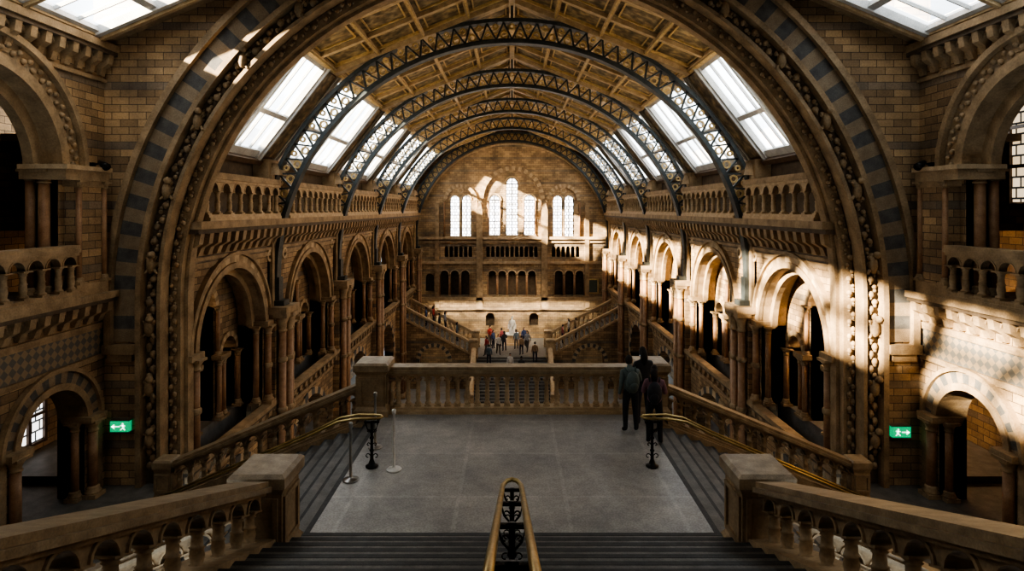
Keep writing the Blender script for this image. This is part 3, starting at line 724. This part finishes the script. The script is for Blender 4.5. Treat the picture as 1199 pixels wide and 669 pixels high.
# ------------------------------------------------------------------ people
def person(name,loc,face,top=(.1,.1,.12),legs=(.04,.045,.06),hair=(.02,.014,.01),skin=(.5,.32,.24),h=1.75,pose=None,longhair=False,fingers=False,pack=None,allmat=None,shoe=(.03,.03,.03),yaw_head=0):
    J={'pel':(0,0,.95),'sp':(0,.0,1.14),'ch':(0,.0,1.34),'nk':(0,-.01,1.49),'hd':(0,.01,1.60)}
    R={'pel':(.16,.12),'sp':(.145,.11),'ch':(.175,.12),'nk':(.056,.056),'hd':(.06,.06)}
    for k,s in (('L',-1),('R',1)):
        J.update({'sh'+k:(s*.18,-.01,1.41),'el'+k:(s*.235,-.03,1.13),'wr'+k:(s*.25,.06,.90),'pa'+k:(s*.25,.085,.82),
                  'hp'+k:(s*.10,0,.88),'kn'+k:(s*.12,.02,.50),'an'+k:(s*.13,-.02,.09),'to'+k:(s*.15,.13,.045)})
        R.update({'sh'+k:(.072,.072),'el'+k:(.054,.054),'wr'+k:(.035,.034),'pa'+k:(.038,.024),'hp'+k:(.10,.10),'kn'+k:(.074,.074),'an'+k:(.056,.056),'to'+k:(.048,.038)})
    if pose: J.update(pose)
    E=[('pel','sp'),('sp','ch'),('ch','nk'),('nk','hd')]
    for k in 'LR': E+=[('ch','sh'+k),('sh'+k,'el'+k),('el'+k,'wr'+k),('wr'+k,'pa'+k),('pel','hp'+k),('hp'+k,'kn'+k),('kn'+k,'an'+k),('an'+k,'to'+k)]
    names=list(J); me=bpy.data.meshes.new('sk'); me.from_pydata([J[n] for n in names],[(names.index(a),names.index(b)) for a,b in E],[])
    ob=bpy.data.objects.new('sk',me); SC.collection.objects.link(ob)
    sk=ob.modifiers.new('s','SKIN'); sub=ob.modifiers.new('u','SUBSURF'); sub.levels=2 if fingers else 1
    for i,n in enumerate(names):
        v=me.skin_vertices[0].data[i]; v.radius=R[n]; v.use_root=(n=='pel')
    dg=bpy.context.evaluated_depsgraph_get(); dg.update()
    em=bpy.data.meshes.new_from_object(ob.evaluated_get(dg))
    mb=MB(); VV=[tuple(v.co) for v in em.vertices]
    def seg(c,a,b):
        a=Vector(a);b=Vector(b);t=max(0,min(1,(c-a).dot(b-a)/max(1e-9,(b-a).length_squared))); return (c-(a+(b-a)*t)).length,t
    sm,lm,km,hm,bm=[allmat]*5 if allmat else (FC(top),FC(legs),FC(skin),FC(hair),FC(shoe))
    mb.v.extend(VV)
    for p in em.polygons:
        c=p.center; best=min(((seg(c,J[a],J[b])[0]-.6*(R[a][0]+R[b][0])/2,a,b) for a,b in E))
        a,b=best[1],best[2]
        if b.startswith('pa') : m=km
        elif b in('hd',): m=km
        elif b.startswith('to') : m=bm
        elif a.startswith(('hp','kn')) or b.startswith('hp'): m=lm
        elif a=='pel' and c.z<J['pel'][2]-.0: m=lm
        else: m=sm
        mb.f.append(tuple(p.vertices)); mb.m.append(mb.mi(m)); mb.sm.append(True)
    bpy.data.objects.remove(ob); 
    # head
    hx,hy,hz=J['hd']; hc=Vector((hx,hy+.02,hz+.055)); rot=Matrix.Rotation(yaw_head,3,'Z')
    nu,nv=20,14
    pts=[];cls=[]
    for j in range(nv+1):
        ph=pi*j/nv
        for i in range(nu):
            th=2*pi*i/nu; x=math.sin(ph)*math.cos(th); y=math.sin(ph)*math.sin(th); z=-math.cos(ph)
            hairy=(z>.45 or (y<.15 and z>-.45)); k=1.10 if hairy else 1
            X=x*.08*k*(1-.18*max(0,-z)); Y=y*.098*k; Z=z*.118*k
            if not hairy and y>.5:
                if abs(x)<.22 and -.35<z<.12: Y+=.016*(1-abs(x)/.22)
                if -.1<z<.25 and .2<abs(x)<.5: Y-=.006
                if z<-.6: Y+=.006
            pts.append(tuple(hc+rot@Vector((X,Y,Z)))); cls.append(hairy)
    fs=[[],[]]
    for j in range(nv):
        for i in range(nu):
            k=(i+1)%nu; q=(j*nu+i,j*nu+k,(j+1)*nu+k,(j+1)*nu+i); fs[1 if sum(cls[t] for t in q)>=2 else 0].append(q)
    o=len(mb.v); mb.v.extend(pts)
    for w,m in ((0,km),(1,hm)):
        for q in fs[w]: mb.f.append(tuple(o+t for t in q)); mb.m.append(mb.mi(m)); mb.sm.append(True)
    def loc_(v): return hc+rot@Vector(v)
    dk=allmat or FC((.02,.015,.015)); lip=allmat or FC((.35,.12,.1))
    for s in (-1,1):
        e=loc_((s*.03,.088,.01)); mb.blob(e.x,e.y,e.z,.009,dk); e=loc_((s*.078,-.0,-.01)); mb.blob(e.x,e.y,e.z,.022,km,.5,.8,1.2)
    e=loc_((0,.09,-.062)); mb.blob(e.x,e.y,e.z,.02,lip,1,.4,.3)
    if longhair:
        mb.tube([loc_((0,-.04,.05)),loc_((0,-.075,-.05)),loc_((0,-.085,-.16)),loc_((0,-.085,-.27))],[.07,.085,.08,.04],hm,10)
    if fingers:
        for k,s in (('L',-1),('R',1)):
            w=Vector(J['wr'+k]);p=Vector(J['pa'+k]);d=(p-w).normalized()
            inn=Vector((-s,0,0)); inn=(inn-d*inn.dot(d)).normalized(); side=d.cross(inn).normalized()
            for q,ln in ((-1.5,.062),(-.5,.075),(.5,.08),(1.5,.07)):
                b=p+side*q*.018+d*.01
                mb.tube([b,b+d*ln*.45+inn*.004,b+d*ln*.8+inn*.018,b+d*ln+inn*.034],[.0095,.009,.008,.006],km,6)
            b=p+side*.03-d*.02; mb.tube([b,b+side*.018+d*.03,b+side*.018+d*.055+inn*.012],[.011,.010,.007],km,6)
    if not allmat:
        mb.F=lambda u,d,z:(u,d,z)
        c=J['nk']; mb.lathe(c[0],c[1],[(.075,c[2]-.05),(.068,c[2]+.0),(.062,c[2]+.02)],sm,10)
    if pack:
        pm=FC(pack); c=J['ch']
        mb.F=lambda u,d,z:(c[0]+u,c[1]+d,c[2]+z)
        mb.blob(0,-.21,-.13,.19,pm,.85,.62,1.35,12,8); mb.blob(0,-.30,-.2,.10,pm,1,.5,1,10,6)
        for k in (-1,1): mb.tube([(k*.10,-.13,.10),(k*.115,-.02,.165),(k*.11,.10,.08),(k*.12,.11,-.08),(k*.13,-.1,-.22)],.02,pm,6)
        mb.F=lambda u,d,z:(u,d,z)
    o=mb.build(name); o.location=loc; o.rotation_euler=(0,0,face); k=h/1.75; o.scale=(k,k,k); return o
lean={'elR':(.27,.10,1.17),'wrR':(.22,.32,1.12),'paR':(.21,.40,1.13),'ch':(0,.05,1.33),'nk':(0,.07,1.48),'hd':(0,.10,1.585),'shL':(-.18,.04,1.40),'shR':(.18,.04,1.40)}
walk={'knL':(-.10,.16,.52),'anL':(-.10,.22,.10),'toL':(-.11,.37,.05),'knR':(.10,-.02,.50),'anR':(.10,-.26,.14),'toR':(.11,-.14,.05),'elL':(-.235,-.14,1.14),'wrL':(-.25,-.14,.92),'paL':(-.25,-.13,.84)}
phone={'elL':(-.25,.04,1.14),'wrL':(-.13,.25,1.28),'paL':(-.08,.29,1.35),'elR':(.25,.04,1.14),'wrR':(.13,.25,1.28),'paR':(.08,.29,1.35)}
person('visitor_man',(2.74,13.8,ZL),.12,top=(.14,.175,.165),legs=(.03,.035,.045),h=1.74,pose=lean,fingers=True,pack=(.13,.17,.16),yaw_head=-.5)
person('visitor_woman',(3.12,13.1,ZL),-.2,top=(.28,.15,.18),legs=(.02,.02,.026),h=1.70,pose=phone,fingers=True,longhair=True,pack=(.035,.035,.045))
person('visitor_woman',(3.12,14.22,ZL),.2,top=(.03,.03,.035),legs=(.05,.05,.07),h=1.84,pose=phone,fingers=True,longhair=True)
cols=[(.45,.07,.06),(.06,.09,.2),(.6,.58,.54),(.05,.05,.055),(.10,.14,.17),(.30,.2,.12),(.33,.33,.36),(.38,.10,.11)]
far=[(569,50.6,'w'),(577,53.2,'s'),(583,51.0,'w'),(590,52.2,'p'),(604,52.9,'s'),(610,50.8,'s'),(617,52.0,'w'),(587,53.9,'s'),(573,54.1,'p'),(613,54.0,'s')]
rnd=random.Random(7)
for i,(px,Y,k) in enumerate(far):
    x=(px-599)*Y/700
    person('visitor',(x,Y,ZM),rnd.uniform(0,6.28),top=cols[i%8],legs=(.03,.03,.05) if i%2 else (.12,.1,.09),h=rnd.uniform(1.6,1.85),pose={'s':None,'w':walk,'p':phone}[k],longhair=i%3==0)
for i,(sx,yy) in enumerate([(-6.9,52.6),(-6.3,51.8),(-5.9,52.9),(-7.4,51.5),(-4.8,52.2),(4.4,52.0),(5.0,52.7),(5.5,51.6)]):
    st=int((abs(sx)-3.2)/(6/18)); z=ZM+(.53*6/18)*(st+1)
    person('visitor',(sx,yy,z),(-pi/2 if sx>0 else pi/2)*(1 if i%2 else -1),top=cols[(i*3)%8],legs=(.03,.03,.05),h=rnd.uniform(1.6,1.8),pose=None,longhair=i%2==0)
for i,(x,k) in enumerate([(-.15,5),(.75,6),(-1.9,2),(1.9,1)]):
    person('visitor',(x,YS-.35*(k+.5),ZM-.153*(k+1)+.005),0 if i else pi,top=cols[i+2],h=1.7,legs=(.04,.04,.06))
# seated statue
st=MB(); st.F=lambda u,d,z:(u,55+d,ZM+z)
st.frus(0,0,0,.15,.7,.66,'light'); st.frus(0,0,.15,.85,.5,.48,'light'); st.frus(0,0,.85,.95,.58,.6,'marble')
st.box(-.28,.28,-.1,.4,.95,1.4,'marble'); st.box(-.28,.28,.3,.42,1.4,2.0,'marble')
for k in (-1,1): st.box(k*.33-.05,k*.33+.05,-.15,.35,1.4,1.72,'marble')
root=bpy.data.objects.new('seated_marble_statue',None); SC.collection.objects.link(root)
st.build('statue_plinth',root)
sit={'pel':(0,0,.95),'knL':(-.16,.46,.93),'knR':(.16,.44,.93),'anL':(-.17,.5,.5),'anR':(.17,.42,.5),'toL':(-.18,.66,.46),'toR':(.18,.58,.46),'wrL':(-.2,.25,1.02),'wrR':(.2,.25,1.02),'paL':(-.17,.33,1.0),'paR':(.17,.33,1.0)}
o=person('statue_figure',(0,55.1,ZM+.36),pi,pose=sit,h=1.75*1.22,allmat=M['marble']); o.parent=root

# ------------------------------------------------------------------ lights
sun=bpy.data.lights.new('sun','SUN'); sun.energy=185; sun.angle=math.radians(1.5); sun.color=(1,.86,.64)
so=bpy.data.objects.new('sun',sun); SC.collection.objects.link(so)
so.rotation_euler=Vector((1,.52,-.44)).to_track_quat('-Z','Y').to_euler(); so.location=(-30,-20,30)
w=bpy.data.worlds.new('w'); SC.world=w; w.use_nodes=True
w.node_tree.nodes['Background'].inputs[0].default_value=(.72,.87,1,1); w.node_tree.nodes['Background'].inputs[1].default_value=3.8
def spot(name,loc,tgt,e,ang,col=(1,.84,.64),r=.3,blend=.5):
    l=bpy.data.lights.new(name,'SPOT'); l.energy=e; l.spot_size=ang; l.color=col; l.shadow_soft_size=r; l.spot_blend=blend
    o=bpy.data.objects.new(name,l); SC.collection.objects.link(o); o.location=loc
    o.rotation_euler=(Vector(tgt)-Vector(loc)).to_track_quat('-Z','Y').to_euler()
spot('end_wall_sun_fill',(0,40,6.0),(0,57.5,-11.2),13000,math.radians(24))  # added fill without a real fixture, stands in for sun on the lower wall
spot('end_gable_fill',(0,52,-2.5),(0,57.5,4),700,math.radians(120))  # added light to brighten the upper end wall, no known fitting
al=bpy.data.lights.new('end_wall_strip_fill','AREA'); al.shape='RECTANGLE'; al.size=15; al.size_y=.25; al.energy=340; al.color=(1,.9,.72)  # unseen strip light, added to brighten the low band of the end wall
ao=bpy.data.objects.new('end_wall_strip_fill',al); SC.collection.objects.link(ao); ao.location=(0,56.6,-9.0); ao.rotation_euler=Vector((0,.45,-1)).to_track_quat('-Z','Y').to_euler()
for s in (-1,1):
    for i,(a,b) in enumerate(bays):
        l=bpy.data.lights.new('aisle_glow_fill','POINT'); l.energy=(420 if s>0 else 85); l.color=(1,.70,.42); l.shadow_soft_size=.25  # invented light giving the aisles a warm glow, stronger on the right
        o=bpy.data.objects.new('aisle_glow_fill',l); SC.collection.objects.link(o); o.location=(s*11.8,(a+b)/2,-3.2)
        spot('ceiling_fill',(s*8.95,(a+b)/2,1.35),(-s*1.5,(a+b)/2,8.0),(720,720,700,720,850)[i],math.radians(110),(1,.79,.54),.4,.8)  # extra spot per bay, added to lift the ceiling from below

# ------------------------------------------------------------------ camera
cam=bpy.data.cameras.new('camera'); cam.sensor_width=36; cam.lens=36*700/1199; cam.shift_y=-89.5/1199; cam.clip_end=300
co=bpy.data.objects.new('camera',cam); SC.collection.objects.link(co); co.location=(0,0,0); co.rotation_euler=(pi/2,0,0)
SC.camera=co
